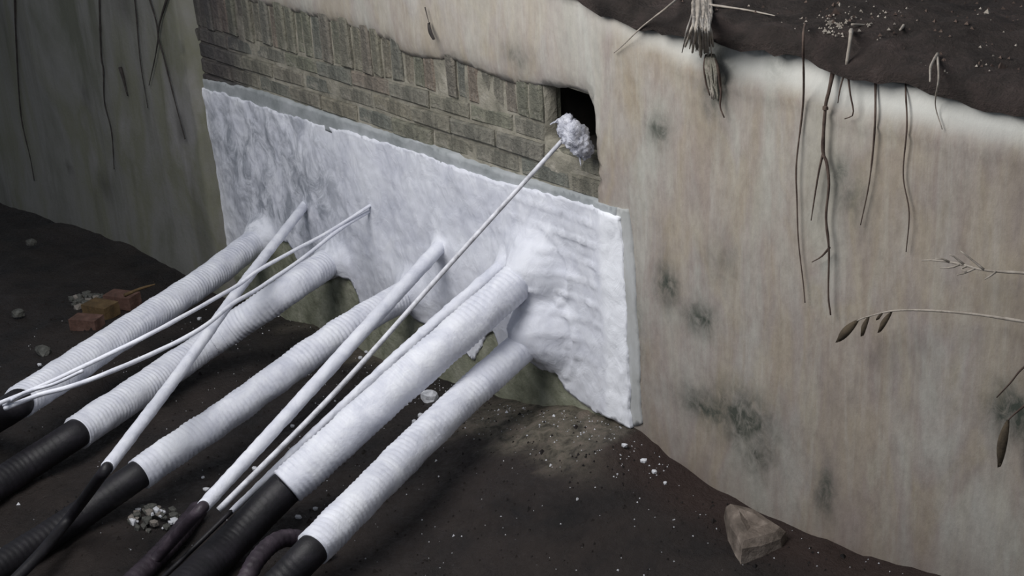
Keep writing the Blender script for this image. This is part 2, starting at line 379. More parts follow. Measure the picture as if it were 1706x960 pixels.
# ------------------------------------------------------------ setting: left wall
ledge = WP([(286, -60), (295, 0), (308, 70), (318, 140), (338, 250), (352, 330), (362, 400), (372, 470)], YL)
lo = [(-8, -1.2), (-8, 2.6), (ledge[0][0], 2.6)] + ledge + [(ledge[-1][0], -.4), (-3, -.6)]
lo = dense(lo, .03, .004)
LM = [(onw(a, b, YL), sx, sz, k) for a, b, sx, sz, k in [(118, 284, .03, .02, 1), (300, 215, .03, .05, .8), (143, 160, .03, .05, .7), (207, 140, .02, .10, .6), (175, 310, .08, .06, .5), (205, 5, .1, .08, .5), (10, 60, .2, .3, .3), (340, 390, .05, .2, .35)]]
def lmoss(x, z):
    v = 0
    for p, sx, sz, k in LM:
        d = ((x - p[0]) / sx) ** 2 + ((z - p[2]) / sz) ** 2
        if d < 9: v = max(v, k * math.exp(-d * .8))
    return v
w = sheet('wall_left', lo, [], .05, lambda x, z: YL + .012 * fbm(x * 1.2, z * 1.2, 4) + .003 * fbm(x * 8, z * 8, 6) + .02 * math.exp(-max(0, ledge[3][0] + .02 - x) / .02) * 0, .3, MD, attrs={'moss': lmoss}, org=(0, 0, 0))
fin(w, 'dark grey green moist concrete wall left of the white coating', kind='structure')

# ------------------------------------------------------------ setting: brickwork between the two walls
hole = WP([(909, 148), (985, 160), (992, 268), (925, 240), (918, 200)], .03)
hx0, hx1 = hole[0][0], nx_r + .06; hz0, hz1 = onw(935, 249, .03)[2], hole[0][1] + .06
bt = [(p[0] - .0, p[1] + .05) for p in nic_top]
mo = [(XL - .25, -.35), (XL - .25, bt[0][1] + .05)] + bt + [(nx_r + .05, bt[-1][1]), (nx_r + .05, -.35)]
hl = [(hx0, hz0 + .02), (hx0, hz1 - .035), (hx0 + .1, hz1 - .035), (nx_r + .03, hz1 - .05), (nx_r + .03, hz0 - .015), (hx0 + .08, hz0 - .005)]
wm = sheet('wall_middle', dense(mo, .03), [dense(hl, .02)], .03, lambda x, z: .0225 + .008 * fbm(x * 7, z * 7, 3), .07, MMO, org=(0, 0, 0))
fin(wm, 'old mossy brickwork filling the gap between the concrete walls', kind='structure')
# lining behind the opening
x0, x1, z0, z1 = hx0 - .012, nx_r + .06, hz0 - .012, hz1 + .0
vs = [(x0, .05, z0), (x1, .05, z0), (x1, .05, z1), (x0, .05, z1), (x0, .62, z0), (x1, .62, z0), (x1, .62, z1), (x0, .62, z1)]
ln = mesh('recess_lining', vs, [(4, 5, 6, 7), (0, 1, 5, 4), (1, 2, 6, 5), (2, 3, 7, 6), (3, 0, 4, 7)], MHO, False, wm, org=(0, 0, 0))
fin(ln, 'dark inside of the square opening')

def brick(x0, x1, z0, z1, proud):
    """one worn brick: bevelled box with knocked corners"""
    bm = bmesh.new(); bmesh.ops.create_cube(bm, size=1.0)
    for v in bm.verts:
        v.co.x = (x0 + x1) / 2 + v.co.x * (x1 - x0) + random.uniform(-.003, .003)
        v.co.z = (z0 + z1) / 2 + v.co.z * (z1 - z0) + random.uniform(-.003, .003)
        v.co.y = (.016 - proud if v.co.y < 0 else .09) + random.uniform(-.003, .003)
    bmesh.ops.bevel(bm, geom=[e for e in bm.edges if all(v.co.y < .06 for v in e.verts)], offset=.006, segments=1, affect='EDGES')
    c = Vector(((x0 + x1) / 2, .05, (z0 + z1) / 2)); vs = [tuple(v.co) for v in bm.verts]; fs = [tuple(v.index for v in f.verts) for f in bm.faces]; bm.free()
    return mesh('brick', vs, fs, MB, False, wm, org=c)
# course lines follow the photograph: read on the wall at x = 840
zc = [onw(840, y, .02)[2] for y in (110, 190, 223, 255, 287)]
rows = [('soldier', onw(840, 188, .02)[2] + .008, onw(840, 100, .02)[2])]
zb = onw(840, 188, .02)[2]
cut = WP([(300, 128), (420, 150), (640, 232), (760, 275), (1035, 352)], 0)
ctx_, ctz_ = [p[0] for p in cut], [p[1] for p in cut]
xx = XL
while xx < nx_r - .02:                         # upright bricks of the top course
    wd = random.uniform(.055, .072)
    topn = float(np.interp(xx, ntx, ntz)) + .03
    zt = min(zb + .008 + .225, topn)
    if not (xx + wd > hx0 - .004):
        brick(xx, xx + wd - .009, zb + .008 + random.uniform(-.004, .004), zt, random.uniform(-.006, .011))
    elif xx < hx0 - .02: brick(xx, hx0 - .004, zb + .008, zt, .004)
    if topn > zb + .26: # a second course above where the niche is tall
        zz = zb + .243
        while zz < topn - .02:
            if random.random() < .9 and xx + wd < hx0: brick(xx, xx + wd * 1.0 - .009, zz, min(zz + .10, topn), random.uniform(-.014, .006))
            zz += .11
    xx += wd
r = 0; z = zb
while z > -.25:
    z2 = z - .0655; x = XL - (.12 if r % 2 else 0) - .05
    while x < nx_r:
        L = .235 + random.uniform(-.01, .01); xa, xb = x, min(x + L - .010, nx_r + .004)
        xm = (xa + xb) / 2
        above = z > float(np.interp(xm, ctx_, ctz_)) - .06
        if above and xb - xa > .03:
            if z2 + .03 > hz0 and xb > hx0 + .004:
                xb = hx0 - .003
            if xb - xa > .03: brick(xa, xb, z2 + .010, z, random.uniform(-.008, .010))
        x += L
    z = z2; r += 1

pl = sheet('plinth', dense([(-2.0, -.4), (-2.0, .34), (-.9, .30), (-.2, .33), (.4, .42), (nx_r + .03, .45), (nx_r + .03, -.3)], .03, .006), [], .03, lambda x, z: .006 + .004 * fbm(x * 6, z * 6, 3) + .004 * fbm(x * 22, z * 22, 3), .05, MPN, wm, org=(0, 0, 0))
fin(pl, 'greenish grey rendered foot showing under the white coating')
# ------------------------------------------------------------ setting: soil bank on top of the wall
def bank_z(x, y): return topz(x) + .055 + .05 * min(1, y / .3) + .025 * min(1, .3 + y * 5) * fbm(x * 3, y * 3, 1) + .018 * fbm(x * 13, y * 13, 4)
def bank():
    xs = np.arange(-1.2, 5.0, .035); ys = np.r_[np.arange(-.05, .5, .025), np.arange(.5, 4, .1)]
    vs = []
    for j, y in enumerate(ys):
        for x in xs:
            if y < 0: vs.append((x, -.026 + .008 * fbm(x * 5, 0, 2), topz(x) + (.026 if y > -.03 else .004) + .018 * fbm(x * 6, 1, 5) + .01 * fbm(x * 20, 1, 5))); continue
            z = bank_z(x, y)
            vs.append((x, y + .01 + .02 * fbm(x * 4, 3, 3), z))
    nx = len(xs); fs = [(j * nx + i, j * nx + i + 1, (j + 1) * nx + i + 1, (j + 1) * nx + i) for j in range(len(ys) - 1) for i in range(nx - 1)]
    o = mesh('soil_bank', vs, fs, MBK, True, org=(0, 0, 0)); return fin(o, 'dark brown soil bank lying on top of the concrete wall', kind='structure')
bank()

# ------------------------------------------------------------ coating on the brickwork
ce_px = {'a': (438, 394), 'b': (558, 430), 'c': (688, 486), 'd': (893, 446), 'e': (905, 550), 'f': (733, 415), 'g': (842, 440)}
CE = {k: onw(*v) for k, v in ce_px.items()}
top_o = [(316, 142), (360, 152), (400, 165), (460, 186), (520, 205), (580, 220), (640, 238), (700, 256), (760, 280), (820, 300), (880, 314), (940, 332), (1000, 348), (1034, 360)]
right_o = [(1038, 420), (1042, 480), (1047, 550), (1050, 620), (1055, 713)]
bot_o = [(1020, 694), (990, 684), (958, 662), (940, 645), (930, 618), (905, 618), (884, 606), (850, 610), (836, 598), (822, 550), (808, 560), (790, 600), (740, 560), (700, 535), (684, 512), (660, 508), (640, 530), (610, 530), (598, 500), (588, 470), (572, 458), (535, 472), (500, 440), (480, 402), (460, 404), (445, 432), (400, 432), (372, 412)]
left_o = [(362, 398), (352, 330), (338, 250), (322, 165)]
co = WP(top_o + right_o + bot_o, 0.0) + WP(left_o, -.03)
cof = dense(co, .010, .008)
xleft = [p for p in WP(left_o[::-1] + [(366, 420)], -.03)]
lfz = [p[1] for p in xleft]; lfx = [p[0] for p in xleft]
o_ = np.argsort(lfz); lfz = np.array(lfz)[o_]; lfx = np.array(lfx)[o_]
rowz = [zb - .0655 * k for k in range(30)]
MOUND = [('a', .12, .10), ('b', .12, .09), ('c', .13, .07), ('d', .17, .10), ('e', .18, .12), ('f', .07, .04), ('g', .06, .05)]
def coy(x, z):
    on = max(0, min(1, (x - nx_r + .03) / .05))
    y = .000 * (1 - on) - .010 * on
    y += -.005 * fbm(x * 9, z * 7, 2) - .004 * abs(fbm(x * 24, z * 18, 6)) - .008 * fbm(x * 4, z * 4, 1)
    # brick courses still read through the coat near the right margin
    if x > .25:
        k = max(0, min(1, (x - .45) / .25)) * (1 - on) * max(0, min(1, (z - .28) / .1)) * .9
        dz = min(abs(z - q) for q in rowz)
        y -= k * .0075 * math.exp(-(dz / .006) ** 2) * (0.4 + abs(fbm(x * 4, z * 4, 11)) * 2)
        i_ = int((zb - z) / .0655); ph = (x + (.12 if i_ % 2 else 0)) % .235
        y += k * .006 * math.exp(-((ph - .1) / .005) ** 2)
    for n_, R, h in MOUND:
        c = CE[n_]; d = math.hypot(x - c[0], (z - c[2]) * 1.05) + .012 * fbm(x * 9, z * 9, ord(n_))
        if d < R: t = 1 - d / R; y -= h * t * t * (3 - 2 * t)
        if n_ in 'de' : y -= .010 * math.exp(-((d - R * .95) / .010) ** 2) * max(0, (x - c[0]) / R + .2)
    xl = float(np.interp(z, lfz, lfx)); y -= .044 * math.exp(-max(0, x - xl) / .022)
    return y
def thin(x, z):
    v = max(0, 1 - math.hypot((x + 1.05) / .75, (z - .55) / .40)) * 1.6 + max(0, .35 + fbm(x * 3, z * 3, 12)) * .35 * (1 if x < .3 else .3)
    v += .5 * max(0, 1 - math.hypot((x + .75) / .3, (z - .33) / .2))
    return min(1, max(0, v))
def thick(x, z):
    on = max(0, min(1, (x - nx_r - .0) / .03)) * (1 - max(0, min(1, (x - nx_r - .10) / .04)) * .3)
    tz = float(np.interp(x, [p[0] for p in co[:14]], [p[1] for p in co[:14]]))
    e = .5 * math.exp(-abs(z - tz + .02) / .012) * max(0, .5 + fbm(x * 12, z * 12, 3) * 2)
    dm = max(0, 1 - math.hypot(x - CE['d'][0] - .05, z - CE['d'][2]) / .2) * .3
    return min(1, max(on * .9, e, dm))
ct = sheet('fireproof_coating', cof, [], .011, coy, .05, MCO, attrs={'thin': thin, 'thick': thick}, org=(0, 0, 0))
fin(ct, 'white fireproof coating smeared over the brickwork around the cables', 'coating')
# thin grey wash around it
wt = [(312, 128), (360, 137), (420, 150), (480, 170), (560, 197), (640, 222), (700, 238), (760, 262), (820, 283), (880, 300), (940, 320), (1000, 338), (1028, 345)]
wi = [(x, y + 8) for x, y in top_o]
wo = WP(wt, 0) + WP([(1026, 366)], 0) + WP(wi[::-1], 0)
ws = sheet('wash_border', dense(wo, .014, .006), [], .015, lambda x, z: .0045 * (1 if x < nx_r - .02 else -.9) + .0015 * fbm(x * 9, z * 9, 2), .05, MWASH, parent=ct, org=(0, 0, 0)); fin(ws, 'thin grey wash along the top edge')
wo = WP([(1024, 344), (1047, 349), (1056, 420), (1061, 500), (1067, 600), (1069, 705), (1050, 712), (1040, 600), (1030, 450)], 0)
ws = sheet('wash_border', dense(wo, .014, .006), [], .015, lambda x, z: wy(x, z) - .0035, .02, MWASH2, parent=ct, org=(0, 0, 0)); fin(ws, 'thin translucent grey wash along the right edge')

# ------------------------------------------------------------ cables
def sleeve_rf(r, seed, pitch=.017, amp=.0012, rag=.0045, lip=True):
    def f(s, a, L):
        v = r + amp * (.5 + 1.1 * noise.noise(Vector((s * 9, math.cos(a) * 1.5, math.sin(a) * 1.5 + seed + 9)))) * math.sin(2 * math.pi * s / pitch + .3 * math.sin(a)) + rag * noise.noise(Vector((s * 14, math.cos(a) * 1.2, math.sin(a) * 1.2 + seed)))
        v += .0015 * noise.noise(Vector((s * 60, math.cos(a) * 4, math.sin(a) * 4 + seed)))
        low = max(0, -math.sin(a) if False else 0)
        return v
    return f
def jacket_rf(r, seed, pitch=.02, amp=.0006):
    def f(s, a, L):
        if s < .05: return r
        return r + amp * math.sin(2 * math.pi * s / pitch) * min(1, (s - .05) / .02) + .001 * noise.noise(Vector((s * 20, math.cos(a), math.sin(a) + seed)))
    return f
def cable(key, start, mids, end, r, black, label, group, seed, seg=28, rb=None, amp=.0022, taper=None, jm=None, pitch=.017, ds=.004):
    """start/mids/end/black: (px, py, y) read from the photograph with a distance from the wall"""
    P = [onw(a, b, c) for a, b, c in [start] + mids + [end]]
    base = P[-1].copy(); root = empty('power_cable', base, label, 'cable', group)
    d0 = (P[0] - P[1]); d0 /= np.linalg.norm(d0)
    P0 = [P[0] + d0 * .04] + P
    rf = sleeve_rf(r, seed, amp=amp, pitch=pitch, rag=.0042 if r > .04 else .0011)
    if taper: f0 = rf; rf = lambda s, a, L: f0(s, a, L) * (taper * (1 - s / L) + (s / L))
    # ragged front lip: the sleeve's last millimetres
    s_ = tube('coated_sleeve', P0, rf, MSL, ds, seg, root)
    fin(s_, 'white coated length')
    if black:
        rb = rb or r * .88
        d = (P[-1] - P[-2]); d /= np.linalg.norm(d)
        B = [P[-1] - d * .005, P[-1] + d * .03] + [np.array(b, float) for b in black]
        tube('black_jacket', B, jacket_rf(rb, seed) if seg > 20 else rb, jm or MBL, .005 if seg > 20 else .02, seg, root); 
    return root
G5 = 'thick white coated cables leaving the wall'
def gz(x, y, r): p = onz(x, y, 0); return onz(x, y, ground(p[0], p[1]) + r)
cable('a', (440, 392, .02), [(330, 475, -.42), (200, 560, -.86)], (30, 673, -1.36), .056, [gz(-60, 730, .05), gz(-260, 850, .05), gz(-500, 1000, .05)], 'thick white cable nearest the dark left wall, ending black at the frame edge', G5, 1, amp=.0018)
cable('b', (560, 428, .02), [(470, 490, -.30), (330, 585, -.62)], (128, 722, -1.22), .057, [gz(20, 792, .05), gz(-120, 882, .05), gz(-320, 1020, .05)], 'second thick white cable from the left wall, crossed by a slim rod', G5, 2, amp=.0021)
cable('c', (690, 484, .02), [(560, 560, -.38), (400, 675, -.80)], (232, 790, -1.20), .052, [gz(120, 868, .05), gz(0, 945, .05), gz(-80, 1000, .05), gz(-240, 1110, .05)], 'middle thick white cable, beside the rubble heap', G5, 3)
cable('d', (893, 442, .02), [(770, 550, -.30), (640, 665, -.58)], (478, 812, -.93), .060, [gz(375, 915, .06), gz(260, 1025, .055)], 'thickest white cable with a wide clean black end below the pole', G5, 4)
cable('e', (905, 548, .02), [(800, 640, -.28), (680, 755, -.62)], (522, 915, -1.04), .053, [gz(440, 1000, .05), gz(380, 1060, .05)], 'lowest right thick white cable, closest to the bare soil', G5, 5)
G4 = 'slim white coated cables and rods'
cable('r', (508, 342, .01), [(400, 480, -.55), (300, 620, -1.0)], (178, 780, -1.42), .0185, [gz(120, 858, .12), gz(60, 930, .09), gz(-20, 1010, .06)], 'slim white rod lying across the two leftmost thick cables', G4, 6, 16, amp=.0004, pitch=.08, ds=.01)
cable('f', (738, 405, .01), [(620, 535, -.40), (480, 690, -.82)], (338, 845, -1.22), .0195, [gz(255, 935, .04), gz(150, 1040, .03)], 'slim white cable between the middle thick cable and the long pole', G4, 7, 16, amp=.0004, taper=1.3, pitch=.08, ds=.01, jm=MPU)
cable('g', (848, 434, .005), [(700, 560, -.34), (540, 705, -.70)], (385, 853, -1.10), .0085, [gz(290, 945, .03), gz(200, 1030, .03)], 'narrow white cable hugging the upper side of the thickest cable', G4, 8, 14, amp=.0003, taper=3.0, pitch=.08, ds=.01)
# two thin strands
def strand(pts, r, label, ys):
    P = [onw(a, b, y) for (a, b), y in zip(pts, ys)]
    o = tube('thin_strand', P, lambda s, a, L: r + .0012 * noise.noise(Vector((s * 12, math.cos(a), math.sin(a)))), MSL, .01, 8)
    return fin(o, label, 'strand')
pa = [(621, 340), (545, 388), (485, 420), (427, 453), (387, 481), (263, 550), (176, 593), (81, 638), (0, 672), (-60, 697)]
strand(pa, .0068, 'upper of two thin white strands reaching the left edge of the view', np.interp([p[0] for p in pa], [-60, 0, 263, 430, 621], [-1.76, -1.62, -1.12, -.58, .01]))
pb = [(619, 350), (565, 383), (505, 430), (432, 480), (387, 507), (333, 549), (255, 589), (168, 626), (114, 645), (60, 660), (8, 681)]
strand(pb, .0072, 'lower thin white strand with its tip lying on the leftmost cable', np.interp([p[0] for p in pb], [8, 168, 333, 430, 619], [-1.6, -1.38, -.98, -.62, .01]))
pd = [(138, 618), (90, 640), (40, 655), (6, 676)]
strand(pd, .005, 'short loose white strand beside the ends of the two thin strands', [-1.44, -1.50, -1.56, -1.60])
# black hoses among the jackets
def hose(pts, r, label, m=MPU):
    o = tube('black_hose', [gz(a, b, h) for a, b, h in pts], jacket_rf(r, 3, .022, .0010), m, .006, 20); return fin(o, label, 'hose')
hose([(545, 925, .02), (520, 905, .05), (470, 898, .10), (430, 930, .09), (400, 985, .06)], .026, 'dusty purple black hose looping over the ends at the bottom')
hose([(330, 850, .03), (285, 905, .03), (215, 975, .03), (150, 1040, .03)], .03, 'dusty black hose lying between the rubble heap and thickest cable')

# ------------------------------------------------------------ brush on its long pole
pt, pe = onw(944, 226, -.035), onw(364, 850, -1.24)
br = empty('paint_brush', pe, 'long white pole with a paint clogged brush head leaning into the opening', 'brush')
tube('pole', [pe, onw(560, 652, -.86), onw(750, 440, -.44), pt], lambda s, a, L: .0085 - .0018 * s / L, MPO, .02, 10, br)
# bristle head: clumped tufts over a core
hc = [onw(940, 200, -.03), onw(948, 212, -.04), onw(958, 226, -.045), onw(970, 244, -.03), onw(977, 258, -.01)]
def hrf(s, a, L):
    t = s / L; e = .010 + .025 * math.sin(math.pi * min(1, .12 + t * .80)) ** .8
    return e * (1 + .45 * noise.noise(Vector((s * 40, math.cos(a) * 2, math.sin(a) * 2))) + .25 * noise.noise(Vector((s * 120, math.cos(a) * 5, math.sin(a) * 5))))
hd = tube('brush_head', hc, hrf, MBR, .003, 32, br); fin(hd, 'clotted white bristles')
for k in range(34):
    t = random.random(); c = hc[0] + (hc[-1] - hc[0]) * t; a = random.uniform(0, 6.28)
    d = np.array([math.cos(a) * .6, -abs(math.sin(a)) * .7, math.sin(a) * .6 - .35]); d /= np.linalg.norm(d)
    l = random.uniform(.035, .055)
    if k >= 12: continue
    tube('bristle_tuft', [c, c + d * l * .6, c + d * l + np.array([.006, 0, -.010])], lambda s, a, L: .007 * (1 - .8 * s / L), MBR, .008, 6, br)

# ------------------------------------------------------------ roots
def root(pts, r, label, m=MRO, yy=-.015, group=None, tip=.4, wob=.003, cat='root', name='hanging_root', parent=None):
    P = []
    for i, p in enumerate(pts):
        y = p[2] if len(p) > 2 else yy
        q = onw(p[0], p[1], y)
        if q[0] > .5 and q[2] > topz(q[0]) + .03: q = onz(p[0], p[1], bank_z(q[0], .05) + .008)
        P.append(q + np.array([random.uniform(-wob, wob), 0, 0]))
    o = tube(name, P, lambda s, a, L: max(.0008, r * (1 - (1 - tip) * s / L) * (1 + .35 * noise.noise(Vector((s * 22, r * 900, 0))))), m, .012, 6, parent)
    return fin(o, label, cat, group) if parent is None else o
root([(1341, 40, .06), (1339, 66, .02), (1337, 167), (1327, 271), (1327, 333), (1330, 400), (1338, 470), (1342, 505)], .0034, 'long thin root hanging leftmost of the long roots on the pale wall')
rt = empty('hanging_root', onw(1375, 180, -.02), 'thickest dark hanging root with a knot near its top and two branches', 'root')
root([(1392, 105, .0), (1380, 150), (1375, 180), (1371, 250), (1377, 271), (1380, 308), (1377, 362), (1382, 416), (1379, 490), (1384, 525)], .0055, None, m=MRO, parent=rt, name='root_stem', yy=-.02)
root([(1372, 250), (1362, 292), (1350, 367)], .003, None, parent=rt, name='root_branch', yy=-.02)
root([(1381, 412), (1370, 428), (1353, 437)], .003, None, parent=rt, name='root_branch', yy=-.02)
lump('root_knot', onw(1375, 180, -.022), (.008, .007, .008), MRO, 3, rt, org=np.array(rt.location))
rt = empty('hanging_root', onw(1411, 108, -.02), 'pale root stub forking below the bank beside the thickest root', 'root')
root([(1417, 50, .05), (1416, 62, .02), (1412, 108)], .0055, None, m=MROL, parent=rt, name='root_stem', tip=.8, yy=-.02)
root([(1412, 106), (1417, 154), (1423, 190), (1408, 198)], .0032, None, parent=rt, name='root_branch', yy=-.02)
root([(1411, 106), (1400, 146), (1396, 172)], .0026, None, parent=rt, name='root_branch', yy=-.02)
root([(1460, 118, .01), (1458, 208), (1447, 300), (1433, 375)], .0032, 'thin root slanting down left, right of the forked stub')
root([(1521, 6, .25), (1520, 62, .10), (1508, 132, .02), (1510, 208), (1506, 292), (1514, 354), (1510, 420)], .0032, 'long thin root hanging rightmost of the long roots')
rt = empty('hanging_root', onw(1562, 92, .0), 'short pale forked sprig hanging over the wall top at the far right', 'root')
root([(1562, 90, .03), (1552, 110, 0), (1550, 136)], .0042, None, m=MROL, parent=rt, name='root_stem')
root([(1563, 96, .02), (1564, 133), (1560, 175), (1571, 216)], .0028, None, m=MROL, parent=rt, name='root_branch')
root([(1514, 30, .18), (1508, 42, .14), (1501, 50, .12)], .007, 'stubby pale broken root end lying on the dark bank', m=MROL, tip=.5)
root([(1135, -8, .02), (1110, 14, -.02), (1070, 45, -.03), (1040, 74, -.02), (1022, 88)], .0035, 'slender pale twig slanting down left under the top edge', m=MROL, cat='twig', name='twig')
root([(1183, 8, .15), (1240, 16, .12), (1290, 26, .10)], .0035, 'pale twig lying level on the dark bank', m=MROL, cat='twig', name='twig')
root([(1420, 41, .12), (1450, 42, .12), (1480, 43, .12)], .003, 'tiny pale twig lying level above the forked stub', m=MROL, cat='twig', name='twig')
# tuft of pale roots over the wall top
rt = empty('root_tuft', onw(1165, 60, -.02), 'shaggy pale grey root tuft draped over the wall top', 'root')
for k in range(44):
    a = random.uniform(-1, 1); x0 = 1168 + a * 14 + random.uniform(-6, 6); xe = 1166 + a * 25 + random.uniform(-12, 12); ye = random.uniform(62, 96)
    root([(x0, -14, .02), (x0 + a * 2, 20, -.02 - .03 * random.random()), ((x0 + xe) / 2, 48, -.03 - .03 * random.random()), (xe, ye, -.02)], random.uniform(.003, .0075), None, m=random.choice([MROL, MROL, MST]), parent=rt, name='root_strand')
rt = empty('root_tuft', onw(1190, 120, -.02), 'darker matted root tuft trailing just below the pale tuft', 'root')
for k in range(13):
    a = random.uniform(-1, 1); x0 = 1183 + a * 7
    root([(x0, 92, -.01), (x0 + 3 + a * 6, 112, -.03), (1188 + a * 12, 132 + random.uniform(0, 14), -.02), (1192 + a * 10, 150 + random.uniform(0, 20), -.015)], random.uniform(.003, .006), None, m=random.choice([MROL, MRO, MMO]), parent=rt, name='root_strand')
root([(1186, 98), (1196, 116), (1200, 150), (1201, 178), (1207, 196)], .0045, None, parent=rt, name='root_strand')
# roots on the dark left wall
LR = [([(24, -20), (27, 71), (35, 191), (50, 262), (57, 301)], .006, 'dark root hanging nearest the left edge on the dark wall'),
      ([(165, -20), (168, 89), (172, 117), (174, 170), (186, 220), (190, 282)], .0055, 'long dark root hanging midway across the dark left wall'),
      ([(284, -20), (264, 53), (273, 96), (294, 177), (308, 232)], .006, 'dark root crossing another beside the corner, swinging right'),
      ([(244, -20), (262, 46), (260, 85), (248, 142)], .005, 'dark root crossing another beside the corner, swinging left'),
      ([(222, -20), (227, 21), (234, 106), (246, 180)], .004, 'faint thin root left of the crossing pair on dark wall'),
      ([(200, 112), (205, 130), (213, 160)], .008, 'short thick dark root piece stuck on the dark wall')]
for p, r_, l in LR: root(p, r_, l, m=MROD, yy=YL - .012)
# leaves and twigs
def leaf(p0, p1, w, m, parent=None, label=None, yy=-.06, name='leaf'):
    a, b = onw(*p0, yy), onw(*p1, yy - .015); d = b - a; L = np.linalg.norm(d); d /= L
    s = np.cross(d, [0, 1, 0]); s /= np.linalg.norm(s); vs, fs = [], []; n = 8
    for i in range(n + 1):
        t = i / n; ww = w * math.sin(math.pi * (t * .92 + .04)) ** .8; c = a + d * L * t + np.array([0, -.008 * math.sin(t * 3), 0])
        for k, (q, yo) in enumerate(((-1, .004), (0, -.004), (1, .004))): vs.append(c + s * q * ww + np.array([0, yo, 0]))
        for k, (q, yo) in enumerate(((1, .0055), (0, -.0025), (-1, .0055))): vs.append(c + s * q * ww + np.array([0, yo, 0]))
    for i in range(n):
        for k in range(6): fs.append((i * 6 + k, i * 6 + (k + 1) % 6, (i + 1) * 6 + (k + 1) % 6, (i + 1) * 6 + k))
    o = mesh(name, vs, fs, m, True, parent, org=None if parent is None else np.array(parent.location))
    return fin(o, label, 'leaf') if parent is None else o
tw = empty('leafy_twig', onw(1706, 536, -.1), 'arching twig with withered drooping leaves in front of the pale wall', 'twig')
root([(1780, 552, -.06), (1706, 536, -.08), (1600, 521, -.09), (1500, 517, -.09), (1445, 528, -.08), (1425, 536, -.08)], .004, None, m=MROL, parent=tw, name='stem', wob=0)
leaf((1428, 534), (1394, 570), .011, MLF, tw, yy=-.08); leaf((1446, 528), (1436, 560), .007, MLF, tw, yy=-.08); leaf((1484, 520), (1464, 554), .007, MLF, tw, yy=-.085); leaf((1470, 521), (1462, 533), .004, MLF, tw, yy=-.085)
tw = empty('bare_twig', onw(1640, 450, -.1), 'feathery dry twig above the arching leafy one', 'twig')
root([(1780, 462, -.06), (1706, 455, -.08), (1640, 450, -.09), (1600, 440, -.09), (1560, 434, -.09), (1536, 434, -.09)], .0042, None, m=MROL, parent=tw, name='stem', wob=0)
for p in [[(1640, 450), (1618, 432), (1600, 418)], [(1625, 447), (1608, 455), (1594, 458)], [(1606, 441), (1590, 428), (1582, 424)], [(1600, 440), (1585, 446), (1566, 447)], [(1582, 437), (1570, 431), (1558, 431)], [(1660, 452), (1650, 460), (1640, 466)], [(1612, 443), (1600, 449), (1610, 452)]]:
    root([(a, b, -.09 - .01 * i) for i, (a, b) in enumerate(p)], .0028, None, m=MROL, parent=tw, name='side_shoot', wob=0)
root([(1760, 570, -.05), (1706, 612, -.07), (1684, 638, -.07), (1660, 662, -.05)], .0035, 'curved twig entering at the right edge below the leafy one', m=MRO, cat='twig', name='twig')
tw = empty('withered_leaf', onw(1675, 700, -.05), 'dark curled leaf hanging lowest at the right edge', 'leaf')
root([(1712, 672, -.03), (1690, 690, -.04), (1674, 706, -.05)], .003, None, parent=tw, name='stem', wob=0)
leaf((1678, 700), (1664, 778), .012, MLF, tw, yy=-.05, name='leaf_blade')
tw = empty('withered_leaf', onw(717, 40, -.01), 'small dark leaf hanging by its stalk above the brickwork', 'leaf')
root([(708, 12), (712, 28), (716, 42)], .002, None, m=MROD, parent=tw, name='stem', wob=0)
leaf((714, 38), (723, 66), .008, MROD, tw, yy=-.012, name='leaf_blade')

# ------------------------------------------------------------ debris on the soil
def wedge_stone():
    out = [(1209, 846), (1232, 848), (1256, 858), (1284, 878), (1309, 894), (1300, 906), (1268, 913), (1236, 919), (1228, 902), (1216, 880)]
    P = [gz(x, y, .02) for x, y in out]; c = sum(P) / len(P); n = len(P); vs, fs = [], []
    rings = [(1.12, -.05), (1.06, 0), (1.0, .035), (.82, .055), (.5, .062), (.2, .05)]
    for q, (k, h) in enumerate(rings):
        for i, p in enumerate(P):
            w_ = c + (p - c) * k; vs.append((w_[0], w_[1], (w_[2] * .5 + c[2] * .5 - .02) + h * .8 + .010 * noise.noise(Vector((w_[0] * 25, w_[1] * 25, 4)))))
    for q in range(len(rings) - 1):
        for i in range(n): fs.append((q * n + i, q * n + (i + 1) % n, (q + 1) * n + (i + 1) % n, (q + 1) * n + i))
    fs.append(tuple((len(rings) - 1) * n + i for i in range(n)))
    fin(mesh('stone', vs, fs, MSTB, False), 'flat wedge shaped pale concrete chunk by the foot of the pale wall', 'stone')
wedge_stone()
def rest(x, y, h): return gz(x, y, h)
lb = [((716, 662), (.036, .03, .03), MPL, 'white plaster chunk between the two rightmost thick cables', 5, .2),
      ((145, 538), (.075, .045, .035), MRB, 'dull red brick piece nearest the frame edge beside leftmost cable', 7, .6),
      ((168, 516), (.080, .055, .04), MOB, 'ochre brick piece beside the leftmost cable', 9, .4),
      ((204, 500), (.085, .05, .04), MRB, 'reddish brick piece at the far end of the broken row', 12, .5),
      ((52, 404), (.03, .03, .02), MST2, 'small grey stone alone on dark soil under left wall', 4, 0),
      ((30, 522), (.03, .03, .02), MST2, 'small grey stone near the left edge of view', 6, 0),
      ((72, 584), (.05, .03, .02), MST2, 'flat grey stone near the leftmost cable', 8, 0)]
for (x, y), s, m, l, sd, rz in lb:
    fin(lump('stone' if m in (MST, MST2, MSTB) else ('plaster_chunk' if m is MPL else 'brick_piece'), rest(x, y, s[2] * .45), s, m, sd, rz=rz, boxy=1.6 if m in (MRB, MOB) else 1.0, sub=3 if m in (MRB, MOB) else 2), l, 'stone' if m in (MST, MST2, MSTB) else ('plaster' if m is MPL else 'brick'))
root([(208, 492, -.62), (232, 482, -.58), (258, 474, -.54)], .009, 'short yellowish stick beyond the brick pieces by leftmost cable', m=MOB, cat='stick', name='stick', wob=0)
